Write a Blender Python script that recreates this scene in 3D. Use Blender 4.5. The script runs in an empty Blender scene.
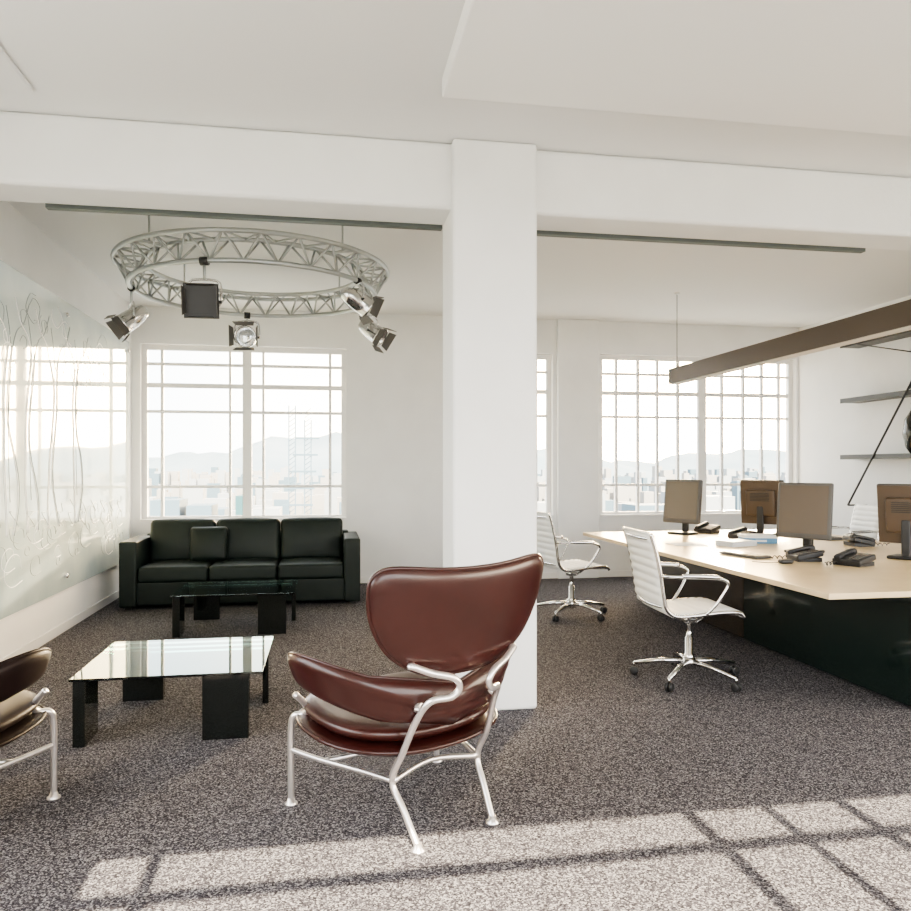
import bpy, math, random
from mathutils import Vector, Matrix, Euler
random.seed(4)
R = math.radians

# ------------------------------------------------------------------ materials
def mat(name, col, rough=0.5, metal=0.0, coat=0.0, noise=None, bump=None, spec=0.5, emis=None):
    m = bpy.data.materials.new(name); m.use_nodes = True
    nt = m.node_tree; b = nt.nodes["Principled BSDF"]
    b.inputs["Base Color"].default_value = (*col, 1)
    b.inputs["Roughness"].default_value = rough
    b.inputs["Metallic"].default_value = metal
    b.inputs["Coat Weight"].default_value = coat
    b.inputs["Coat Roughness"].default_value = 0.08
    b.inputs["Specular IOR Level"].default_value = spec
    if emis:
        b.inputs["Emission Color"].default_value = (*emis[0], 1)
        b.inputs["Emission Strength"].default_value = emis[1]
    tc = None
    if noise or bump:
        tc = nt.nodes.new("ShaderNodeTexCoord")
    if noise:   # (scale, col2, lo, hi)
        n = nt.nodes.new("ShaderNodeTexNoise"); n.inputs["Scale"].default_value = noise[0]
        n.inputs["Detail"].default_value = 3
        nt.links.new(tc.outputs["Object"], n.inputs["Vector"])
        r = nt.nodes.new("ShaderNodeValToRGB")
        r.color_ramp.elements[0].position = noise[2]; r.color_ramp.elements[1].position = noise[3]
        r.color_ramp.elements[0].color = (*col, 1); r.color_ramp.elements[1].color = (*noise[1], 1)
        nt.links.new(n.outputs["Fac"], r.inputs["Fac"])
        nt.links.new(r.outputs["Color"], b.inputs["Base Color"])
    if bump:    # (scale, strength, dist)
        n = nt.nodes.new("ShaderNodeTexNoise"); n.inputs["Scale"].default_value = bump[0]
        n.inputs["Detail"].default_value = 2
        nt.links.new(tc.outputs["Object"], n.inputs["Vector"])
        bp = nt.nodes.new("ShaderNodeBump"); bp.inputs["Strength"].default_value = bump[1]
        bp.inputs["Distance"].default_value = bump[2]
        nt.links.new(n.outputs["Fac"], bp.inputs["Height"])
        nt.links.new(bp.outputs["Normal"], b.inputs["Normal"])
    return m

def glass_mat(name, tint, ior=1.6):
    m = bpy.data.materials.new(name); m.use_nodes = True
    nt = m.node_tree; nt.nodes.clear()
    o = nt.nodes.new("ShaderNodeOutputMaterial")
    t = nt.nodes.new("ShaderNodeBsdfTransparent"); t.inputs[0].default_value = (*tint, 1)
    g = nt.nodes.new("ShaderNodeBsdfGlossy"); g.inputs["Roughness"].default_value = 0.02
    g.inputs[0].default_value = (.90, 1, .99, 1)
    f = nt.nodes.new("ShaderNodeFresnel"); f.inputs[0].default_value = ior
    x = nt.nodes.new("ShaderNodeMixShader")
    nt.links.new(f.outputs[0], x.inputs[0]); nt.links.new(t.outputs[0], x.inputs[1])
    nt.links.new(g.outputs[0], x.inputs[2]); nt.links.new(x.outputs[0], o.inputs[0])
    return m

PLASTER = mat("white_plaster", (.81, .81, .80), .75, noise=(3, (.85, .85, .84), .3, .7), bump=(25, .12, .01))
CEIL = mat("ceiling_paint", (.80, .80, .79), .8, bump=(18, .08, .01))
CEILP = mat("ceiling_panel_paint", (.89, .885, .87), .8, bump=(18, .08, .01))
FRAME = mat("window_paint", (.84, .83, .81), .45)
DARKTRIM = mat("dark_rail", (.09, .105, .10), .5)
LEATHER_RED = mat("oxblood_leather", (.029, .0060, .0048), .31, coat=.22, noise=(6, (.042, .009, .007), .3, .8), bump=(160, .12, .002), spec=.5)
LEATHER_DK = mat("dark_brown_leather", (.010, .0045, .004), .5, coat=.03, bump=(160, .12, .002), spec=.2)
LEATHER_GR = mat("black_green_leather", (.006, .012, .010), .5, noise=(4, (.010, .018, .015), .3, .8), bump=(120, .15, .002), spec=.35)
TUBE = mat("satin_steel", (.80, .76, .74), .28, metal=.85)
CHROME = mat("polished_aluminium", (.72, .71, .70), .16, metal=1)
TRUSSM = mat("truss_aluminium", (.47, .49, .49), .35, metal=.7)
BLACKG = mat("black_gloss", (.008, .010, .009), .06, coat=.6)
GREENBLK = mat("black_green_lacquer", (.008, .016, .013), .10, coat=.6)
DKBROWN = mat("dark_brown_lacquer", (.035, .027, .02), .2, coat=.4)
BLACKP = mat("black_plastic", (.02, .02, .021), .4)
GREYP = mat("grey_plastic", (.085, .08, .075), .45)
SCREEN = mat("screen_glass", (.13, .105, .085), .25)
BROWNP = mat("monitor_back_plastic", (.085, .058, .038), .4)
WHITEM = mat("white_mesh", (.82, .82, .80), .5)
WOOD = mat("pale_maple", (.62, .48, .29), .32, noise=(5, (.70, .55, .34), .3, .7))
LAMPM = mat("bronze_metal", (.075, .055, .04), .4, metal=.3)
DIFF = mat("lamp_diffuser", (.7, .66, .58), .5)
PAPER = mat("paper", (.82, .84, .86), .6)
BLUE = mat("blue_card", (.13, .32, .55), .5)
SHELFM = mat("shelf_metal", (.05, .05, .047), .4, metal=.3)
TGLASS = glass_mat("table_glass", (.70, .80, .77), 1.9)
LENS = mat("lamp_lens", (.75, .78, .8), .08, metal=.8)
BOARD = mat("frosted_glass_board", (.54, .66, .69), .05, coat=1.0, noise=(2.2, (.68, .78, .79), .35, .7), spec=1.0)
BOARD.node_tree.nodes["Principled BSDF"].inputs["Coat IOR"].default_value = 1.8
BOARD.node_tree.nodes["Principled BSDF"].inputs["Coat Roughness"].default_value = .02
SKETCH = mat("etched_line", (.20, .26, .27), .4)
SKETCHW = mat("white_ink_line", (.92, .94, .94), .5)
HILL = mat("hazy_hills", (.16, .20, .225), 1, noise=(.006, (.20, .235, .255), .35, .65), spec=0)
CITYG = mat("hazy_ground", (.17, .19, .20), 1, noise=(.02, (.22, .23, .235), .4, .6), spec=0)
BLD1 = mat("building_blue", (.07, .11, .14), .8)
BLD2 = mat("building_pale", (.20, .22, .235), .8)
BLD3 = mat("building_teal", (.02, .07, .08), .8)
BLD4 = mat("building_sand", (.21, .205, .195), .8)

# carpet : looped pile, random tuft colours
CARPET = bpy.data.materials.new("speckled_carpet"); CARPET.use_nodes = True
nt = CARPET.node_tree; b = nt.nodes["Principled BSDF"]; b.inputs["Roughness"].default_value = .95
b.inputs["Specular IOR Level"].default_value = .1
tc = nt.nodes.new("ShaderNodeTexCoord")
vo = nt.nodes.new("ShaderNodeTexVoronoi"); vo.inputs["Scale"].default_value = 175
sp = nt.nodes.new("ShaderNodeSeparateColor")
n1 = nt.nodes.new("ShaderNodeTexNoise"); n1.inputs["Scale"].default_value = 90; n1.inputs["Detail"].default_value = 4
n1.inputs["Roughness"].default_value = .7
mxx = nt.nodes.new("ShaderNodeMath"); mxx.operation = 'MULTIPLY_ADD'; mxx.inputs[1].default_value = .45
mm2 = nt.nodes.new("ShaderNodeMath"); mm2.operation = 'MULTIPLY'; mm2.inputs[1].default_value = .55
r1 = nt.nodes.new("ShaderNodeValToRGB"); e = r1.color_ramp.elements
e[0].position = .30; e[0].color = (.018, .0165, .020, 1)
e[1].position = .78; e[1].color = (.34, .325, .33, 1)
k = e.new(.54); k.color = (.076, .071, .082, 1)
nt.links.new(tc.outputs["Object"], vo.inputs["Vector"]); nt.links.new(tc.outputs["Object"], n1.inputs["Vector"])
nt.links.new(vo.outputs["Color"], sp.inputs[0]); nt.links.new(sp.outputs[0], mxx.inputs[0])
nt.links.new(n1.outputs["Fac"], mm2.inputs[0]); nt.links.new(mm2.outputs[0], mxx.inputs[2])
nt.links.new(mxx.outputs[0], r1.inputs["Fac"])
nt.links.new(r1.outputs["Color"], b.inputs["Base Color"])
bp = nt.nodes.new("ShaderNodeBump"); bp.inputs["Strength"].default_value = .4; bp.inputs["Distance"].default_value = .005
nt.links.new(mxx.outputs[0], bp.inputs["Height"]); nt.links.new(bp.outputs["Normal"], b.inputs["Normal"])

# ------------------------------------------------------------------ mesh builder
def catmull(pts, n=6, closed=False):
    P = [Vector(p) for p in pts]; out = []; L = len(P)
    segs = L if closed else L - 1
    for i in range(segs):
        if closed:
            a, b_, c, d = P[(i-1) % L], P[i], P[(i+1) % L], P[(i+2) % L]
        else:
            a, b_, c, d = P[max(i-1, 0)], P[i], P[i+1], P[min(i+2, L-1)]
        for k in range(n):
            t = k / n
            out.append(.5*((2*b_)+(-a+c)*t+(2*a-5*b_+4*c-d)*t*t+(-a+3*b_-3*c+d)*t**3))
    if not closed: out.append(P[-1].copy())
    return out

class M:
    def __init__(s, name):
        s.name = name; s.v = []; s.f = []; s.fm = []; s.fs = []; s.mats = []
        s.xf = None
    def add(s, vs, fs, m, smooth=False, xf=None):
        if m not in s.mats: s.mats.append(m)
        mi = s.mats.index(m); o = len(s.v)
        for v in vs:
            v = Vector(v)
            if xf is not None: v = xf @ v
            if s.xf is not None: v = s.xf @ v
            s.v.append(v)
        for f in fs:
            s.f.append([i+o for i in f]); s.fm.append(mi); s.fs.append(smooth)
    def box(s, x0, x1, y0, y1, z0, z1, m, xf=None):
        vs = [(x0,y0,z0),(x1,y0,z0),(x1,y1,z0),(x0,y1,z0),(x0,y0,z1),(x1,y0,z1),(x1,y1,z1),(x0,y1,z1)]
        fs = [(3,2,1,0),(4,5,6,7),(0,1,5,4),(1,2,6,5),(2,3,7,6),(3,0,4,7)]
        s.add(vs, fs, m, False, xf)
    def tube(s, pts, r, m, n=8, closed=False, spl=0, xf=None, flat=1.0):
        P = catmull(pts, spl, closed) if spl else [Vector(p) for p in pts]
        L = len(P); vs = []; fs = []
        T = []
        for i in range(L):
            if closed: t = P[(i+1) % L]-P[(i-1) % L]
            else: t = P[min(i+1, L-1)]-P[max(i-1, 0)]
            T.append(t.normalized())
        up = Vector((0, 0, 1)) if abs(T[0].z) < .9 else Vector((1, 0, 0))
        nrm = (up - T[0]*up.dot(T[0])).normalized()
        for i in range(L):
            nrm = (nrm - T[i]*nrm.dot(T[i])).normalized()
            bn = T[i].cross(nrm)
            rr = r[i] if isinstance(r, (list, tuple)) else r
            for k in range(n):
                a = 2*math.pi*k/n
                vs.append(P[i]+nrm*math.cos(a)*rr*flat+bn*math.sin(a)*rr)
        for i in range(L if closed else L-1):
            j = (i+1) % L
            for k in range(n):
                k2 = (k+1) % n
                fs.append((i*n+k, j*n+k, j*n+k2, i*n+k2)[::-1])
        if not closed:
            fs.append(tuple(range(n))); fs.append(tuple((L-1)*n+k for k in range(n))[::-1])
        s.add(vs, fs, m, True, xf)
    def lathe(s, prof, m, c=(0, 0, 0), n=20, xf=None):
        vs = []; fs = []
        for (r, z) in prof:
            for k in range(n):
                a = 2*math.pi*k/n
                vs.append((c[0]+r*math.cos(a), c[1]+r*math.sin(a), c[2]+z))
        for i in range(len(prof)-1):
            for k in range(n):
                k2 = (k+1) % n
                fs.append((i*n+k, i*n+k2, (i+1)*n+k2, (i+1)*n+k))
        fs.append(tuple(range(n))[::-1]); fs.append(tuple((len(prof)-1)*n+k for k in range(n)))
        s.add(vs, fs, m, True, xf)
    def rbox(s, c, h, r, m, bulge=(0, 0, 0), xf=None, mid=6):
        def co(H):
            a = [H-r+r*math.tan(R(t)) for t in (0, 15, 30, 45)]
            return [-x for x in a[::-1]] + [(-1+2*(i+1)/mid)*(H-r) for i in range(mid-1)] + a
        h = list(h); C = [co(x) for x in h]; D = {}; vs = []; fs = []
        def vert(p):
            key = tuple(round(x, 6) for x in p)
            if key in D: return D[key]
            q = [max(-(h[i]-r), min(h[i]-r, p[i])) for i in range(3)]
            d = Vector([p[i]-q[i] for i in range(3)]).normalized()
            o = Vector(q)+d*r
            u = [max(0, 1-(o[i]/h[i])**2) for i in range(3)]
            o.x += bulge[0]*(o.x/h[0])*u[1]*u[2]; o.y += bulge[1]*(o.y/h[1])*u[0]*u[2]; o.z += bulge[2]*(o.z/h[2])*u[0]*u[1]
            D[key] = len(vs); vs.append(o+Vector(c) if xf is None else o)
            return D[key]
        for ax in range(3):
            a, b_ = (ax+1) % 3, (ax+2) % 3
            for sg in (-1, 1):
                for i in range(len(C[a])-1):
                    for j in range(len(C[b_])-1):
                        q = []
                        for (ii, jj) in ((i, j), (i+1, j), (i+1, j+1), (i, j+1)):
                            p = [0, 0, 0]; p[ax] = sg*h[ax]; p[a] = C[a][ii]; p[b_] = C[b_][jj]
                            q.append(vert(p))
                        fs.append(q if sg > 0 else q[::-1])
        X = xf if xf is None else Matrix.Translation(c) @ xf
        s.add(vs, fs, m, True, X)
    def pad(s, outline, surf, th, m, nr=9, p=6, cen=None, xf=None):
        n = len(outline)
        if cen is None: cen = (sum(o[0] for o in outline)/n, sum(o[1] for o in outline)/n)
        rs = [math.sin(math.pi/2*(i+1)/nr) for i in range(nr)]
        def nor(a, b_):
            e_ = .002
            du = surf(a+e_, b_)-surf(a-e_, b_); dv = surf(a, b_+e_)-surf(a, b_-e_)
            return du.cross(dv).normalized()
        vs = []; fs = []
        def ring_pts(sg):
            base = len(vs)
            vs.append(surf(*cen)+nor(*cen)*th*sg)
            for r_ in rs[:-1]:
                for o in outline:
                    a = cen[0]+(o[0]-cen[0])*r_; b_ = cen[1]+(o[1]-cen[1])*r_
                    vs.append(surf(a, b_)+nor(a, b_)*th*sg*math.sqrt(max(0, 1-r_**p)))
            return base
        bF = ring_pts(1); bB = ring_pts(-1); bE = len(vs)
        for o in outline: vs.append(surf(o[0], o[1]))
        for (bs, fl) in ((bF, False), (bB, True)):
            for k in range(n):
                k2 = (k+1) % n
                f = (bs, bs+1+k, bs+1+k2); fs.append(f[::-1] if fl else f)
                for i in range(nr-2):
                    f = (bs+1+i*n+k, bs+1+(i+1)*n+k, bs+1+(i+1)*n+k2, bs+1+i*n+k2); fs.append(f[::-1] if fl else f)
                i = nr-2
                f = (bs+1+i*n+k, bE+k, bE+k2, bs+1+i*n+k2); fs.append(f[::-1] if fl else f)
        s.add(vs, fs, m, True, xf)
    def obj(s, loc=(0, 0, 0), rz=0, bevel=0, scale=1):
        me = bpy.data.meshes.new(s.name); me.from_pydata([tuple(v*scale) for v in s.v], [], s.f)
        for m in s.mats: me.materials.append(m)
        me.polygons.foreach_set("material_index", s.fm); me.polygons.foreach_set("use_smooth", s.fs)
        me.update()
        import bmesh
        bm = bmesh.new(); bm.from_mesh(me); bmesh.ops.recalc_face_normals(bm, faces=bm.faces); bm.to_mesh(me); bm.free()
        o = bpy.data.objects.new(s.name, me); bpy.context.scene.collection.objects.link(o)
        o.location = loc; o.rotation_euler = (0, 0, rz)
        if bevel:
            md = o.modifiers.new("bevel", "BEVEL"); md.width = bevel; md.segments = 3; md.limit_method = 'ANGLE'; md.angle_limit = R(60)
        return o

# ------------------------------------------------------------------ room
XL, XR, YN, YS, H = -2.3, 6.5, 9.6, -1.6, 3.40
m = M("floor"); m.box(XL-.2, XR+.2, YS-.15, YN+.25, -.12, 0, CARPET); m.obj()
m = M("ceiling"); m.box(XL-.2, XR+.2, YS-.15, YN+.25, H, H+.15, CEIL); m.obj()

def wallboxes(m, a0, a1, holes, z0, z1, put):
    cur = a0
    for (h0, h1, hz0, hz1) in holes:
        put(cur, h0, z0, z1); put(h0, h1, z0, hz0); put(h0, h1, hz1, z1); cur = h1
    put(cur, a1, z0, z1)
holesN = [(-2.20, .25, .8, 2.95), (1.75, 2.94, .8, 2.95), (3.6, 6.46, .8, 2.97)]
m = M("wall_north"); wallboxes(m, XL-.2, XR+.2, holesN, 0, H, lambda a, b_, z, w: m.box(a, b_, YN, YN+.25, z, w, PLASTER)); m.obj()
holesS = [(-.86, 6.0, .5, 3.03)]
m = M("wall_south"); wallboxes(m, XL-.2, XR+.2, holesS, 0, H, lambda a, b_, z, w: m.box(a, b_, YS-.12, YS, z, w, PLASTER)); m.obj()
holesW = [(-1.0, 3.9, .7, 2.95)]
m = M("wall_west"); wallboxes(m, YS, YN, holesW, 0, H, lambda a, b_, z, w: m.box(XL-.2, XL, a, b_, z, w, PLASTER)); m.obj()
holesE = [(-1.0, 3.6, .7, 2.95)]
m = M("wall_east"); wallboxes(m, YS, YN, holesE, 0, H, lambda a, b_, z, w: m.box(XR, XR+.2, a, b_, z, w, PLASTER)); m.obj()

m = M("ceiling_beam"); m.box(XL, XR, 4.47, 4.80, 3.0, H, PLASTER); m.obj(bevel=.03)
m = M("column"); m.box(.738, 1.252, 4.40, 4.82, 0, H, PLASTER); m.obj(bevel=.02)
m = M("trim_1"); m.box(-1.63, .735, 4.80, 4.85, 2.985, 3.03, DARKTRIM); m.box(1.255, 3.77, 4.80, 4.85, 2.985, 3.03, DARKTRIM); m.obj()
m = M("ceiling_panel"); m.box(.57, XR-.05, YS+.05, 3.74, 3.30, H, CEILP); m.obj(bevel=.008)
m = M("ceiling_panel"); m.box(XL+.02, -1.48, YS+.05, 4.2, 3.375, H, CEIL); m.obj(bevel=.008)
m = M("pilaster"); m.box(2.99, 3.55, YN-.07, YN, 0, H, PLASTER); m.obj(bevel=.01)
m = M("baseboard_north"); m.box(XL+.01, XR-.01, YN-.015, YN, 0, .08, FRAME); m.obj()
m = M("baseboard_west"); m.box(XL, XL+.015, 4.82, YN-.02, 0, .08, FRAME); m.obj()

def window(name, a0, a1, z0, z1, vs, hs, c, d=.06, axis='y', fw=.06):
    m = M(name)
    def put(a, b_, z, w, dd=0):
        if axis == 'y': m.box(a, b_, c-d/2+dd, c+d/2-dd, z, w, FRAME)
        else: m.box(c-d/2+dd, c+d/2-dd, a, b_, z, w, FRAME)
    put(a0, a1, z0, z0+fw); put(a0, a1, z1-fw, z1); put(a0, a0+fw, z0+fw, z1-fw); put(a1-fw, a1, z0+fw, z1-fw)
    for (v, w) in vs: put(v-w/2, v+w/2, z0+fw, z1-fw, .006 if w < .06 else .002)
    for (z, w) in hs: put(a0+fw, a1-fw, z-w/2, z+w/2, .01)
    if axis == 'y' and c > 0:  # sill
        m.box(a0, a1, YN-.02, c-d/2, z0, z0+.03, FRAME)
    m.obj()
hs = [(2.72, .035), (2.46, .055), (2.14, .035), (1.22, .035)]
window("window_1", -2.20, .25, .8, 2.95, [(-1.97, .035), (-1.17, .03), (-.965, .11), (-.77, .03), (.05, .035)], hs, 9.72)
window("window_2", 1.75, 2.94, .8, 2.95, [(1.95, .035), (2.35, .08), (2.74, .035)], hs, 9.72)
window("window_3", 3.6, 6.46, .8, 2.97, [(3.86, .035), (4.17, .035), (4.45, .035), (4.75, .035), (5.10, .12), (5.4, .035), (5.72, .035), (6.0, .035), (6.26, .035)], hs, 9.72)
window("window_4", -.86, 6.0, .5, 3.03, [(-.62, .05), (1.5, .06), (1.85, .05), (2.2, .06), (4.4, .05), (4.7, .04), (5.8, .04)], [(2.80, .03), (1.7, .05)], YS-.06, axis='y', fw=.03)
window("added_window_west", -1.0, 3.9, .7, 2.95, [(.2, .04), (1.45, .08), (2.7, .04)], [(2.5, .03), (1.3, .03)], XL-.1, axis='x')  # out-of-view window, added to let more daylight into the front
window("added_window_east", -1.0, 3.6, .7, 2.95, [(.2, .04), (1.45, .08), (2.5, .04)], [(2.5, .03), (1.3, .03)], XR+.1, axis='x')  # unseen as well, put in the east wall only for its light

# glass board on west wall
m = M("glass_whiteboard")
bx = XL+.035
m.box(XL+.012, bx, 4.95, 9.35, .38, 2.92, BOARD)
for (y, z) in ((5.05, .5), (5.05, 2.8), (9.25, .5), (9.25, 2.8), (7.15, .5), (7.15, 2.8)):
    m.lathe([(.02, 0), (.02, .02), (.012, .028)], CHROME, xf=Matrix.Translation((bx, y, z)) @ Matrix.Rotation(R(90), 4, 'Y'), n=12)
    m.box(XL+.001, XL+.012, y-.02, y+.02, z-.02, z+.02, CHROME)
rs_ = random.Random(11)
for base, ph in ((5.95, .4), (6.35, 1.3), (6.85, 2.9), (7.45, 0.)):
    for sg in (-1, 1):
        pts = [(bx, base+.06*math.sin(t*.9+ph)+sg*(.05+.085*max(0, math.sin(t*.75+ph*.6))), .95+t*.2) for t in range(8)]
        top = pts[-1]
        pts += [(bx, top[1]+sg*.07, top[2]+.12), (bx, top[1]+sg*.20, top[2]+.20), (bx, top[1]+sg*.30, top[2]+.36)]
        m.tube(pts, .0042, SKETCH if sg > 0 else SKETCHW, n=5, spl=5)
        m.tube([(p[0], p[1]-sg*.025, p[2]) for p in pts[:8]], .0045, SKETCHW, n=5, spl=5)
    m.tube([(bx, base+.02, 1.2), (bx, base-.01, 1.7), (bx, base+.04, 2.3), (bx, base-.05, 2.62)], .003, SKETCH, n=5, spl=5)
for q in range(34):
    a0 = rs_.uniform(0, 6); cy = rs_.uniform(5.2, 8.3); cz = 2.5+rs_.uniform(-.25, .28); rr = rs_.uniform(.05, .2)
    if cz+rr*1.05 > 2.88: rr = .07; cz = 2.6
    m.tube([(bx, cy+rr*math.cos(a0+t*.7)*(1+.25*math.sin(3*t)), cz+rr*.8*math.sin(a0+t*.7)) for t in range(8)], .0028, SKETCH if q % 2 else SKETCHW, n=5, spl=4)
for q in range(40):
    y0 = rs_.uniform(5.3, 9); z0 = rs_.uniform(.62, 1.05); rr = rs_.uniform(.03, .13)
    m.tube([(bx, y0+rr*math.cos(t*.9)*(1+.15*t), z0+rr*math.sin(t*.9)) for t in range(7)], .0025, SKETCH if q % 2 else SKETCHW, n=5, spl=4)
for q in range(12):
    y0 = 5.4+q*.32
    m.tube([(bx, y0+.09*math.sin(t*1.7+q), .9+t*.04+.03*math.cos(t*2.1+q)) for t in range(7)], .003, SKETCH, n=5, spl=4)
m.obj()

# ------------------------------------------------------------------ sofa
m = M("leather_sofa")
x0, x1, yf, yb = -2.07, .36, 8.12, 9.05
m.rbox(((x0+x1)/2, (yf+yb)/2+.01, .16), ((x1-x0)/2-.02, .44, .12), .015, LEATHER_GR)
for xc in (x0+.085, x1-.085):
    m.rbox((xc, (yf+yb)/2, .365), (.085, .465, .335), .02, LEATHER_GR)
m.rbox(((x0+x1)/2, yb-.09, .39), ((x1-x0)/2-.1, .09, .335), .03, LEATHER_GR)
iw = (x1-x0-.34)/3
for i in range(3):
    cx = x0+.17+iw*(i+.5)
    m.rbox((cx, yf+.37, .355), (iw/2-.004, .36, .08), .035, LEATHER_GR, bulge=(.0, .0, .02))
    m.rbox((cx, yb-.28, .64), (iw/2-.004, .10, .235), .05, LEATHER_GR, bulge=(0, .04, .015), xf=Matrix.Rotation(R(-10), 4, 'X'))
m.rbox((-1.26, yb-.46, .62), (.20, .055, .19), .045, LEATHER_GR, bulge=(0, .04, 0), xf=Matrix.Rotation(R(-14), 4, 'X'))
for fx in (x0+.08, x1-.08):
    for fy in (yf+.08, yb-.08): m.box(fx-.03, fx+.03, fy-.03, fy+.03, 0, .05, BLACKP)
m.obj()

# ------------------------------------------------------------------ coffee tables
def table(x0, x1, y0, y1):
    m = M("glass_coffee_table"); w = x1-x0; d = y1-y0; hh = .345
    m.box(0, w, 0, d, hh, hh+.014, TGLASS)
    L = .24; t = .06; i = .015
    m.box(w-i-L-.06, w-i-.06, i, i+t, 0, hh, BLACKG)
    m.box(w-i-t*.6, w-i, d-i-L, d-i, 0, hh, BLACKG)
    m.box(i+.05, i+.05+L, d-i-t, d-i, 0, hh, BLACKG)
    m.box(i, i+t, i, i+L, 0, hh, BLACKG)
    m.obj(loc=(x0, y0, 0), bevel=.003)
table(-1.31, -.335, 4.18, 5.05)
table(-1.31, -.27, 6.76, 7.60)

# ------------------------------------------------------------------ three-piece lounge chair
def lounge(x, y, rz, LM):
    m = M("leather_lounge_chair")
    ol = catmull([(-.43, .35, 0), (-.415, .41, 0), (-.35, .435, 0), (-.16, .42, 0), (0, .415, 0), (.16, .42, 0), (.35, .435, 0), (.415, .41, 0), (.43, .35, 0), (.405, .22, 0), (.32, .09, 0),
                  (.17, .005, 0), (0, -.01, 0), (-.17, .005, 0), (-.32, .09, 0), (-.405, .22, 0)], 5, True)
    ol = [(p.x, p.y) for p in ol]
    hs_ = lambda a, b_: Vector((a*.99, -.375-.20*b_+.36*a*a, .668+b_*.97))
    m.pad(ol, hs_, .030, LM, p=8, cen=(0, .22))
    m.tube([hs_(a, b_) for a, b_ in ol], .008, LM, n=6, closed=True)
    def bs_(a, b_):
        ph = a/.42; s_ = math.sin(ph)
        rr = 1+.75*b_
        return Vector((.475*s_*rr, .06-.385*math.cos(ph)*rr, .52+b_*.95+.125*s_*s_))
    N = 48; ob = []
    for k in range(N):
        t = 2*math.pi*k/N; c, s_ = math.cos(t), math.sin(t)
        ob.append((.78*math.copysign(abs(c)**.45, c), .092*math.copysign(abs(s_)**.6, s_)))
    m.pad(ob, bs_, .034, LM, p=5, cen=(0, 0), nr=10)
    m.tube([bs_(a, b_) for a, b_ in ob], .007, LM, n=6, closed=True)
    os_ = []
    for k in range(N):
        t = 2*math.pi*k/N; c, s_ = math.cos(t), math.sin(t)
        os_.append((.42*math.copysign(abs(c)**.75, c), .35*math.copysign(abs(s_)**.75, s_)))
    s1 = lambda a, b_: Vector((a, .07+b_, .322+.30*(a*a+b_*b_)+.05*b_))
    s2 = lambda a, b_: Vector((a*.95, .07+b_*.95, .393+.24*(a*a+b_*b_)+.05*b_))
    m.pad(os_, s1, .036, LM, p=4, cen=(0, 0))
    m.pad(os_, s2, .048, LM, p=5, cen=(0, 0))
    m.tube([s1(a, b_) for a, b_ in os_], .009, LM, n=6, closed=True)
    r = .0135
    for sg in (-1, 1):
        q = lambda L_: [(sg*p[0], p[1], p[2]) for p in L_]
        m.tube(q([(-.39, .32, .012), (-.39, .32, .15), (-.392, .315, .33), (-.385, .30, .385), (-.355, .27, .395), (-.35, .235, .42), (-.38, .21, .46), (-.43, .20, .51)]), r, TUBE, spl=6, n=10)
        m.tube(q([(-.185, -.345, .012), (-.20, -.27, .13), (-.215, -.21, .23), (-.21, -.28, .36), (-.19, -.345, .50), (-.165, -.40, .575), (-.10, -.44, .59), (-.072, -.455, .625), (-.10, -.455, .665), (-.18, -.43, .69), (-.25, -.40, .72)]), r, TUBE, spl=6, n=10)
        m.tube(q([(-.39, .32, .235), (-.34, .16, .23), (-.26, -.06, .23), (-.214, -.215, .23)]), r*.85, TUBE, spl=5, n=10)
        m.tube(q([(-.33, .13, .23), (-.20, .07, .25), (0, .05, .265)]), r*.85, TUBE, spl=5, n=10)
        m.tube(q([(-.19, -.345, .53), (-.17, -.33, .55), (-.12, -.335, .55)]), r, TUBE, spl=4, n=8)
        for (fx, fy) in ((-.39, .32), (-.185, -.345)):
            m.lathe([(.028, 0), (.028, .006), (.018, .014), (.013, .03)], TUBE, c=(sg*fx, fy, 0), n=16)
        m.lathe([(.016, -.01), (.018, 0), (.012, .012)], TUBE, c=(sg*-.25, -.395, .72), n=12)
    m.tube([(-.213, -.215, .23), (0, -.17, .25), (.213, -.215, .23)], r*.85, TUBE, spl=5, n=10)
    m.obj(loc=(x, y, 0), rz=rz)
lounge(.345, 3.24, R(28), LEATHER_RED)
lounge(-1.635, 3.36, R(-14), LEATHER_DK)

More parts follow.
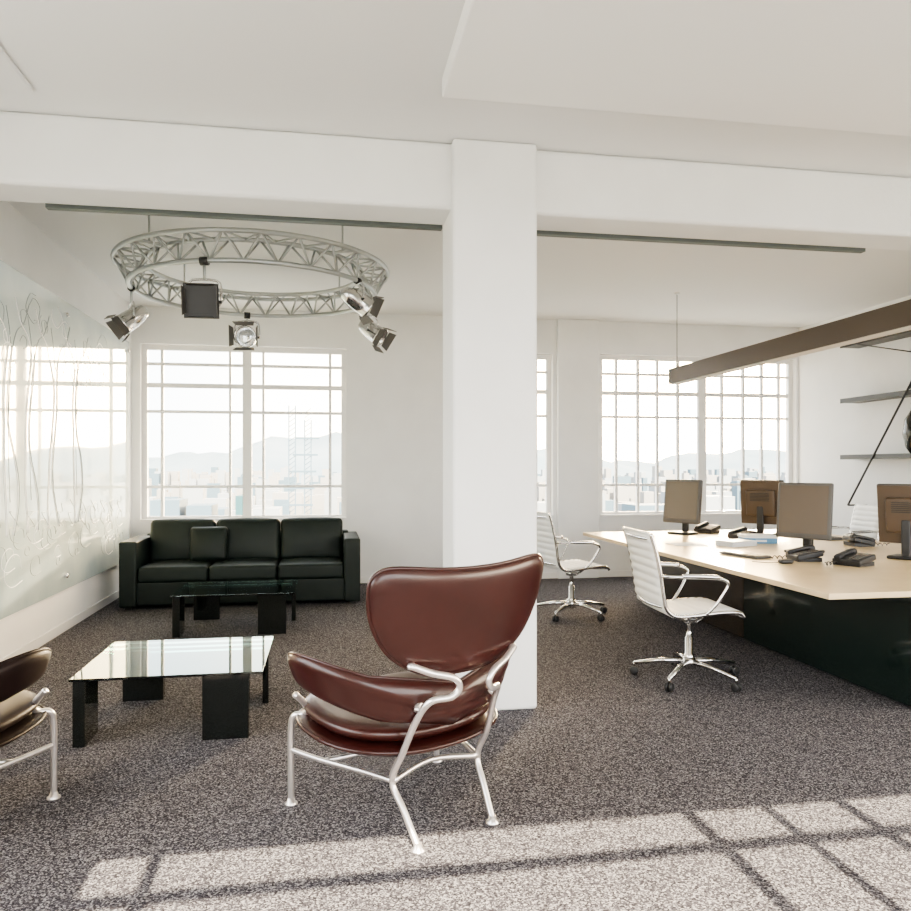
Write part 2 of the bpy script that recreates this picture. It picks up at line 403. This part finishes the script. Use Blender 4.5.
# ------------------------------------------------------------------ office chair (faces local +Y)
def office(x, y, head, spin=.35):
    m = M("office_chair")
    prof = catmull([(0, .25, .435), (0, .215, .465), (0, .10, .468), (0, -.08, .452), (0, -.19, .452), (0, -.245, .49), (0, -.265, .56), (0, -.285, .70), (0, -.32, .86), (0, -.35, .96)], 8)
    L = [0]
    for i in range(1, len(prof)): L.append(L[-1]+(prof[i]-prof[i-1]).length)
    tot = L[-1]; NS = 150; S = []
    for k in range(NS+1):
        d = tot*k/NS; i = max(j for j in range(len(L)) if L[j] <= d+1e-9); i = min(i, len(prof)-2)
        t = (d-L[i])/max(1e-9, L[i+1]-L[i]); S.append(prof[i].lerp(prof[i+1], t))
    vs = []; fs = []; n = 6; hw = .235
    for side in (1, -1):
        for k in range(NS+1):
            T = (S[min(k+1, NS)]-S[max(k-1, 0)]).normalized(); Nn = Vector((0, -T.z, T.y))
            d = tot*k/NS; rib = .005+.009*abs(math.sin(math.pi*d/.055))
            for i in range(n+1):
                vs.append(Vector((-hw+2*hw*i/n, S[k].y, S[k].z))-Nn*rib*side*-1)
    st = n+1; half = (NS+1)*st
    for k in range(NS):
        for i in range(n):
            a = k*st+i
            fs.append((a, a+1, a+st+1, a+st)); fs.append((half+a, half+a+st, half+a+st+1, half+a+1))
    for k in range(NS):
        for i in (0, n):
            a = k*st+i; fs.append((a, a+st, half+a+st, half+a))
    for i in range(n):
        for k in (0, NS):
            a = k*st+i; fs.append((a, a+1, half+a+1, half+a))
    m.add(vs, fs, WHITEM, True)
    for sg in (-1, 1):
        m.tube([(sg*.243, p.y, p.z) for p in prof[::2]], .012, CHROME, n=8, flat=1.0)
        m.tube([(sg*.25, -.282, .70), (sg*.285, -.24, .70), (sg*.295, -.10, .695), (sg*.295, .06, .685), (sg*.292, .12, .655), (sg*.285, .10, .60), (sg*.27, .05, .52), (sg*.25, .0, .462)], .010, CHROME, n=8, spl=6)
        m.tube([(sg*.295, -.17, .703), (sg*.297, -.05, .70), (sg*.297, .06, .692)], .015, CHROME, n=8, spl=4)
        m.tube([(0, -.02, .40), (sg*.14, -.02, .405), (sg*.243, -.02, .452)], .014, CHROME, n=8, spl=4)
    m.tube([(-.243, -.335, .92), (0, -.36, .92), (.243, -.335, .92)], .010, CHROME, n=8, spl=4)
    m.tube([(-.243, -.245, .50), (0, -.285, .50), (.243, -.245, .50)], .010, CHROME, n=8, spl=4)
    m.tube([(-.243, .22, .455), (0, .20, .43), (.243, .22, .455)], .010, CHROME, n=8, spl=4)
    m.lathe([(.03, .10), (.033, .16), (.026, .165), (.026, .27), (.018, .275), (.018, .36), (.05, .37), (.055, .39), (.05, .41), (.02, .42)], CHROME, n=18)
    m.lathe([(.02, .065), (.042, .075), (.045, .12), (.03, .15)], CHROME, n=18)
    for k in range(5):
        a = 2*math.pi*k/5+spin; c, s_ = math.cos(a), math.sin(a); q = .345
        m.tube([(c*.03, s_*.03, .115), (c*.17, s_*.17, .108), (c*q, s_*q, .078)], [.02, .017, .012], CHROME, n=8)
        m.tube([(c*q, s_*q, .085), (c*q, s_*q, .05)], .008, CHROME, n=8)
        for o in (-.014, .014):
            X = Matrix.Translation((c*q+(-s_)*o, s_*q+c*o, .028)) @ Matrix.Rotation(a, 4, 'Z') @ Matrix.Rotation(R(90), 4, 'X')
            m.lathe([(.022, -.009), (.028, -.006), (.028, .006), (.022, .009)], BLACKP, n=14, xf=X)
    m.obj(loc=(x, y, 0), rz=head-math.pi/2, scale=1.07)
office(2.46, 4.86, R(-3), .5)
office(2.38, 7.15, R(10))
office(5.75, 7.75, R(175))
office(5.95, 6.3, R(190))

# ------------------------------------------------------------------ desk
m = M("bench_desk")
m.box(2.80, 5.35, 3.86, 8.02, .705, .74, WOOD)
m.box(3.45, 4.85, 3.98, 5.85, .02, .705, GREENBLK)
m.box(3.45, 4.85, 5.856, 7.9, .02, .705, DKBROWN)
m.box(3.50, 4.80, 4.03, 7.85, 0, .02, BLACKP)
m.obj(bevel=.004)

def monitor(x, y, head, back=BROWNP):
    """faces local +Y"""
    m = M("computer_monitor")
    m.rbox((0, 0, .012), (.13, .10, .012), .010, BLACKP)
    m.rbox((0, -.055, .16), (.035, .018, .15), .012, BLACKP)
    X = Matrix.Translation((0, 0, .35)) @ Matrix.Rotation(R(6), 4, 'X')
    m.rbox((0, 0, .35), (.225, .022, .235), .012, GREYP, xf=Matrix.Rotation(R(6), 4, 'X'))
    m.box(-.20, .20, .021, .0235, -.19, .21, SCREEN, xf=X)
    m.box(-.215, .215, -.035, -.02, -.225, .225, back, xf=X)
    m.rbox((0, -.045, .34), (.15, .03, .14), .02, back, xf=Matrix.Rotation(R(6), 4, 'X'))
    for i in range(6): m.box(-.10, .10, -.078, -.074, .02+i*.015, .027+i*.015, BLACKP, xf=X)
    m.obj(loc=(x, y, .741), rz=head-math.pi/2)
monitor(3.78, 7.62, R(208))
monitor(3.95, 5.76, R(212))
monitor(4.55, 7.35, R(38))
monitor(4.48, 5.22, R(30))

def keyboard(x, y, rz):
    m = M("keyboard"); m.rbox((0, 0, .011), (.22, .075, .010), .006, GREYP)
    for r_ in range(5):
        for c in range(15): m.box(-.205+c*.0272, -.205+c*.0272+.023, -.062+r_*.025, -.062+r_*.025+.021, .02, .026, BLACKP)
    m.obj(loc=(x, y, .741), rz=rz)
keyboard(3.32, 5.62, R(100)); keyboard(3.25, 7.5, R(85)); keyboard(4.95, 6.9, R(90))

def phone(x, y, rz):
    m = M("desk_phone")
    X = Matrix.Rotation(R(12), 4, 'X')
    m.rbox((0, 0, .045), (.11, .10, .022), .012, BLACKP, xf=X)
    m.box(-.10, .10, -.09, .09, 0, .03, BLACKP)
    m.rbox((-.065, 0, .082), (.024, .10, .014), .012, BLACKP, xf=X)
    for yy in (-.08, .08): m.rbox((-.065, yy, .072+yy*.2), (.028, .026, .018), .012, BLACKP, xf=X)
    m.box(0, .09, .03, .075, .022, .026, SCREEN, xf=Matrix.Translation((0, 0, .045)) @ X)
    for i in range(3):
        for j in range(4): m.box(.005+i*.028, .025+i*.028, -.08+j*.024, -.064+j*.024, .022, .027, GREYP, xf=Matrix.Translation((0, 0, .045)) @ X)
    m.tube([(-.065+.012*math.cos(t*1.6), -.11-.01*t, .017+.012*math.sin(t*1.6)) for t in range(14)], .0035, BLACKP, n=5, spl=3)
    m.obj(loc=(x, y, .741), rz=rz)
phone(3.80, 4.96, R(-70)); phone(3.62, 5.28, R(-100)); phone(4.10, 6.98, R(-80)); phone(4.12, 7.72, R(-60)); phone(4.80, 6.2, R(80))

m = M("paper_stack")
for i in range(6):
    m.box(-.15, .15, -.105, .105, i*.008, i*.008+.007, PAPER, xf=Matrix.Rotation(R(random.uniform(-7, 7)), 4, 'Z'))
m.obj(loc=(3.70, 6.40, .741), rz=R(20))
m = M("file_box"); m.box(-.15, .15, -.11, .11, 0, .05, BLUE); m.box(-.155, .155, -.115, .115, .05, .075, PAPER); m.box(-.05, .05, -.1155, -.112, .015, .035, PAPER)
m.obj(loc=(4.05, 6.62, .741), rz=R(-15), bevel=.003)
m = M("paper_sheets")
for i in range(3): m.box(-.105+i*.05, .105+i*.05, -.15, .15, i*.0015, i*.0015+.001, PAPER, xf=Matrix.Rotation(R(i*14), 4, 'Z'))
m.obj(loc=(3.30, 6.5, .741), rz=R(70))
m = M("computer_mouse"); m.rbox((0, 0, .017), (.03, .052, .016), .015, BLACKP); m.tube([(0, .05, .012), (.03, .12, .006), (.12, .2, .006)], .003, BLACKP, n=6, spl=5)
m.obj(loc=(3.36, 5.12, .741), rz=R(90))
m = M("pen_pot"); m.lathe([(.035, 0), (.038, .1), (.034, .1), (.032, .01)], BLACKP)
for i in range(5):
    a = i*1.3; m.tube([(.01*math.cos(a), .01*math.sin(a), .012), (.035*math.cos(a), .035*math.sin(a), .15)], .004, BLUE if i % 2 else GREYP, n=6)
m.obj(loc=(4.3, 6.2, .741))

# ------------------------------------------------------------------ linear pendant lamp
m = M("linear_pendant_lamp")
m.box(3.785, 3.915, 3.3, 7.97, 2.39, 2.56, LAMPM)
m.box(3.80, 3.90, 3.33, 7.94, 2.384, 2.391, DIFF)
for y in (7.89, 3.6):
    m.tube([(3.85, y, 2.56), (3.85, y, H)], .004, BLACKP, n=6)
    m.lathe([(.03, 0), (.03, .02)], FRAME, c=(3.85, y, H-.02), n=14)
    m.lathe([(.012, 0), (.012, .03), (.005, .05)], CHROME, c=(3.85, y, 2.56), n=10)
m.obj(bevel=.003)

# ------------------------------------------------------------------ truss ring
CX, CY = -.60, 6.80
m = M("circular_lighting_truss")
def circ(r, z, n=72): return [(r*math.cos(2*math.pi*k/n), r*math.sin(2*math.pi*k/n), z) for k in range(n)]
Ro, Ri, Rm, zt, zb = 1.14, .91, 1.03, 3.17, 2.98
m.tube(circ(Ro, zt), .02, TRUSSM, n=8, closed=True)
m.tube(circ(Ri, zt), .02, TRUSSM, n=8, closed=True)
m.tube(circ(Rm, zb), .02, TRUSSM, n=8, closed=True)
K = 26
pt = lambda r, z, a: (r*math.cos(a), r*math.sin(a), z)
for k in range(K):
    a = 2*math.pi*k/K; b1 = a+math.pi/K; c = a+2*math.pi/K
    for (ra, za, rb, zb_) in ((Ro, zt, Rm, zb), (Ri, zt, Rm, zb), (Ro, zt, Ri, zt)):
        m.tube([pt(ra, za, a), pt(rb, zb_, b1)], .009, TRUSSM, n=6); m.tube([pt(rb, zb_, b1), pt(ra, za, c)], .009, TRUSSM, n=6)
for k in range(4):
    a = R(45+90*k)
    m.tube([pt(Rm, zt, a), pt(Rm, H, a)], .008, TRUSSM, n=6)
    m.tube([pt(Ro, zt, a), pt(Ri, zt, a)], .014, TRUSSM, n=6)
m.obj(loc=(CX, CY, 0))

def spot(ang, drop, az, tilt, dark=False, sc=.8):
    m = M("stage_spotlight"); d_ = drop/sc
    m.lathe([(.035, -.03), (.035, .03)], BLACKP, n=12, xf=Matrix.Rotation(ang, 4, 'Z') @ Matrix.Rotation(R(90), 4, 'X'))
    m.tube([(0, 0, -.02), (0, 0, -d_+.17)], .012, TRUSSM, n=8)
    Z = Matrix.Rotation(az, 4, 'Z')   # local +X aim dir
    m.tube([Z @ Vector(p) for p in ((0, -.125, -d_), (0, -.125, -d_+.10), (0, -.09, -d_+.165), (0, .09, -d_+.165), (0, .125, -d_+.10), (0, .125, -d_))], .010, CHROME, n=6, spl=3)
    X = Matrix.Translation((0, 0, -d_)) @ Z @ Matrix.Rotation(tilt, 4, 'Y') @ Matrix.Rotation(R(90), 4, 'Y')
    m.lathe([(.03, -.19), (.065, -.17), (.085, -.10), (.10, -.02), (.105, .10), (.115, .105), (.115, .125), (.098, .125), (.095, .10)], CHROME, n=24, xf=X)
    m.lathe([(.096, .095), (.096, .10), (.05, .108), (.001, .11)], BLACKP if dark else LENS, n=24, xf=X)
    m.lathe([(.012, -.13), (.012, .13)], BLACKP, n=10, xf=X @ Matrix.Rotation(R(90), 4, 'X'))
    m.box(-.13, .13, -.13, .13, .124, .13, BLACKP, xf=X) if dark else None
    for k in range(4):
        Y = X @ Matrix.Rotation(R(90*k), 4, 'Z') @ Matrix.Translation((.115, 0, .125)) @ Matrix.Rotation(R(20 if not dark else 8), 4, 'Y')
        l = .085
        m.add([(-.002, -.09, 0), (-.002, .09, 0), (-.002, .11, l), (-.002, -.11, l), (.002, -.09, 0), (.002, .09, 0), (.002, .11, l), (.002, -.11, l)],
              [(0, 1, 2, 3), (7, 6, 5, 4), (0, 4, 5, 1), (1, 5, 6, 2), (2, 6, 7, 3), (3, 7, 4, 0)], GREYP, False, Y)
    m.obj(loc=(CX+Rm*math.cos(ang), CY+Rm*math.sin(ang), 2.975), scale=sc)
spot(R(254), .30, R(268), R(10), True, .95)
spot(R(180), .26, R(205), R(38))
spot(R(100), .22, R(265), R(5), False, .95)
spot(R(326), .16, R(25), R(25))
spot(R(8), .28, R(-30), R(35))

# ------------------------------------------------------------------ shelves on east wall
m = M("wall_shelf")
for z in (2.96, 2.28, 1.59):
    m.box(XR-.25, XR, 4.2, 8.40, z-.03, z+.01, SHELFM)
    m.box(XR-.255, XR-.245, 4.2, 8.40, z-.035, z+.02, SHELFM)
m.tube([(XR-.26, 8.25, 1.0), (XR-.26, 7.15, 2.5)], .012, BLACKP, n=6)
m.tube([(XR-.26, 8.3, 2.98), (XR-.26, 6.9, 2.62)], .007, BLACKP, n=6)
m.tube([(XR-.26, 7.3, 2.3), (XR-.26, 6.2, 2.9)], .008, BLACKP, n=6)
m.tube([(XR, 8.25, 1.0), (XR-.26, 8.25, 1.0)], .010, BLACKP, n=6)
m.obj()
m = M("black_vase"); m.lathe([(.06, 0), (.11, .08), (.14, .22), (.12, .38), (.06, .48), (.05, .54), (.06, .56)], BLACKG, n=24); m.obj(loc=(6.36, 7.3, 1.601))

# ------------------------------------------------------------------ exterior
m = M("city_ground"); m.box(-1500, 1500, -600, 1600, -26, -25, CITYG); m.obj()
m = M("distant_hills")
vs = []; fs = []; nx = 160; ny = 6
for j in range(ny):
    for i in range(nx+1):
        x = -1400+2800*i/nx
        hgt = 34+18*math.sin(x*.006+1.2)+9*math.sin(x*.017+2)+5*math.sin(x*.05)+3*math.sin(x*.13)
        t = j/(ny-1); vs.append((x, 850+t*500, -25+(hgt+25)*math.sin(t*math.pi/2)+random.uniform(-2, 2)*t))
for j in range(ny-1):
    for i in range(nx): a = j*(nx+1)+i; fs.append((a, a+1, a+nx+2, a+nx+1))
m.add(vs, fs, HILL, True); m.obj()
m = M("city_buildings")
for i in range(1100):
    y = random.uniform(90, 800); x = random.uniform(-.45, .95)*y; w = random.uniform(3, 9)
    m.box(x-w/2, x+w/2, y, y+w, -25, -25+random.uniform(5, 16)+y*.016, random.choice([BLD2, BLD2, BLD4, BLD1, BLD4]))
for (x, w, top, mm) in ((-17, 3, -2, BLD1), (-13.5, 2.6, -2.6, BLD1), (-9.2, 1.0, -1.6, BLD3), (-6.5, 3, -3, BLD2), (39, 5, -3, BLD1), (47, 4, -2, BLD2), (54, 3, -1.5, BLD1)):
    m.box(x-w/2, x+w/2, 85, 90, -25, top, mm)
m.obj()
m = M("radio_mast")
for (x0, h0) in ((-2.6, 6.3), (-1.4, 5.2)):
    for dx in (-.25, .25): m.tube([(x0+dx, 60, -25), (x0+dx, 60, h0)], .05, BLD1, n=5)
    for i in range(30): m.tube([(x0-.25, 60, -5+i*.37), (x0+.25, 60, -4.63+i*.37)], .025, BLD1, n=4)
for i in range(5): m.box(-3.3+i*.25, -1.0+i*.12, 59.9, 60.1, -1.5+i*1.3, -1.35+i*1.3, BLD1)
m.obj()

# ------------------------------------------------------------------ light
w = bpy.data.worlds.new("sky"); bpy.context.scene.world = w; w.use_nodes = True
nt = w.node_tree; bg = nt.nodes["Background"]
tc = nt.nodes.new("ShaderNodeTexCoord")
sep = nt.nodes.new("ShaderNodeSeparateXYZ"); nt.links.new(tc.outputs["Generated"], sep.inputs[0])
mr = nt.nodes.new("ShaderNodeMapRange"); mr.inputs["From Min"].default_value = -.15; mr.inputs["From Max"].default_value = .75
mr.inputs["To Min"].default_value = 0; mr.inputs["To Max"].default_value = 1
nt.links.new(sep.outputs["Y"], mr.inputs["Value"])
rz = nt.nodes.new("ShaderNodeValToRGB")
rz.color_ramp.elements[0].position = 0.0; rz.color_ramp.elements[0].color = (.72, .735, .74, 1)
rz.color_ramp.elements[1].position = 1; rz.color_ramp.elements[1].color = (.49, .53, .545, 1)
nt.links.new(mr.outputs["Result"], rz.inputs["Fac"])
sc = nt.nodes.new("ShaderNodeVectorMath"); sc.operation = 'SCALE'; sc.inputs["Scale"].default_value = 10.5
nt.links.new(rz.outputs["Color"], sc.inputs[0])
def lobe(d, power, col):
    dt = nt.nodes.new("ShaderNodeVectorMath"); dt.operation = 'DOT_PRODUCT'
    dt.inputs[1].default_value = Vector(d).normalized()
    nt.links.new(tc.outputs["Generated"], dt.inputs[0])
    mx = nt.nodes.new("ShaderNodeMath"); mx.operation = 'MAXIMUM'; mx.inputs[1].default_value = 0; nt.links.new(dt.outputs["Value"], mx.inputs[0])
    pw = nt.nodes.new("ShaderNodeMath"); pw.operation = 'POWER'; pw.inputs[1].default_value = power; nt.links.new(mx.outputs[0], pw.inputs[0])
    sg = nt.nodes.new("ShaderNodeVectorMath"); sg.operation = 'SCALE'; sg.inputs[0].default_value = col
    nt.links.new(pw.outputs[0], sg.inputs["Scale"]); return sg
av = nt.nodes.new("ShaderNodeVectorMath"); av.operation = 'ADD'
nt.links.new(sc.outputs[0], av.inputs[0]); nt.links.new(lobe((.539, .922, .11), 18, (95, 66, 32)).outputs[0], av.inputs[1])
aw = nt.nodes.new("ShaderNodeVectorMath"); aw.operation = 'ADD'
nt.links.new(av.outputs[0], aw.inputs[0]); nt.links.new(lobe((1, .05, 0), 3, (9, 6, 2.6)).outputs[0], aw.inputs[1])
nt.links.new(aw.outputs[0], bg.inputs["Color"]); bg.inputs["Strength"].default_value = 1.0

def sun(name, d, e_, col, ang):
    sl = bpy.data.lights.new(name, 'SUN'); sl.energy = e_; sl.angle = R(ang); sl.color = col
    so = bpy.data.objects.new(name, sl); bpy.context.scene.collection.objects.link(so)
    so.rotation_euler = Vector(d).to_track_quat('Z', 'Y').to_euler()
sun("sun", (0, -1, .644), 36, (1, .86, .63), .3)
sun("low_sun_glow", (.539, .922, .14), 8, (1, .80, .52), 1.5)

def portal(loc, sx, sy, d):
    l = bpy.data.lights.new("window_portal", 'AREA'); l.shape = 'RECTANGLE'; l.size = sx; l.size_y = sy
    try: l.cycles.is_portal = True
    except Exception: return
    o = bpy.data.objects.new("window_portal", l); bpy.context.scene.collection.objects.link(o)
    o.location = loc; o.rotation_euler = Vector(d).to_track_quat('-Z', 'Z').to_euler()
for (a, b_, z, t) in holesN: portal(((a+b_)/2, YN+.27, (z+t)/2), b_-a, t-z, (0, -1, 0))
for (a, b_, z, t) in holesS: portal(((a+b_)/2, YS-.14, (z+t)/2), b_-a, t-z, (0, 1, 0))
for (a, b_, z, t) in holesW: portal((XL-.22, (a+b_)/2, (z+t)/2), b_-a, t-z, (1, 0, 0))
for (a, b_, z, t) in holesE: portal((XR+.22, (a+b_)/2, (z+t)/2), b_-a, t-z, (-1, 0, 0))

# ------------------------------------------------------------------ camera
cd = bpy.data.cameras.new("camera"); co = bpy.data.objects.new("camera", cd); bpy.context.scene.collection.objects.link(co)
cd.sensor_width = 36; cd.lens = 36*757/911; cd.shift_y = 12.5/911; cd.clip_end = 6000; cd.clip_start = .05
co.location = (0, 0, 1.45); co.rotation_euler = (R(90), 0, R(-9.7))
bpy.context.scene.camera = co
vs_ = bpy.context.scene.view_settings
vs_.view_transform = 'AgX'; vs_.exposure = 0.15
try: vs_.look = 'AgX - Medium High Contrast'
except Exception: pass
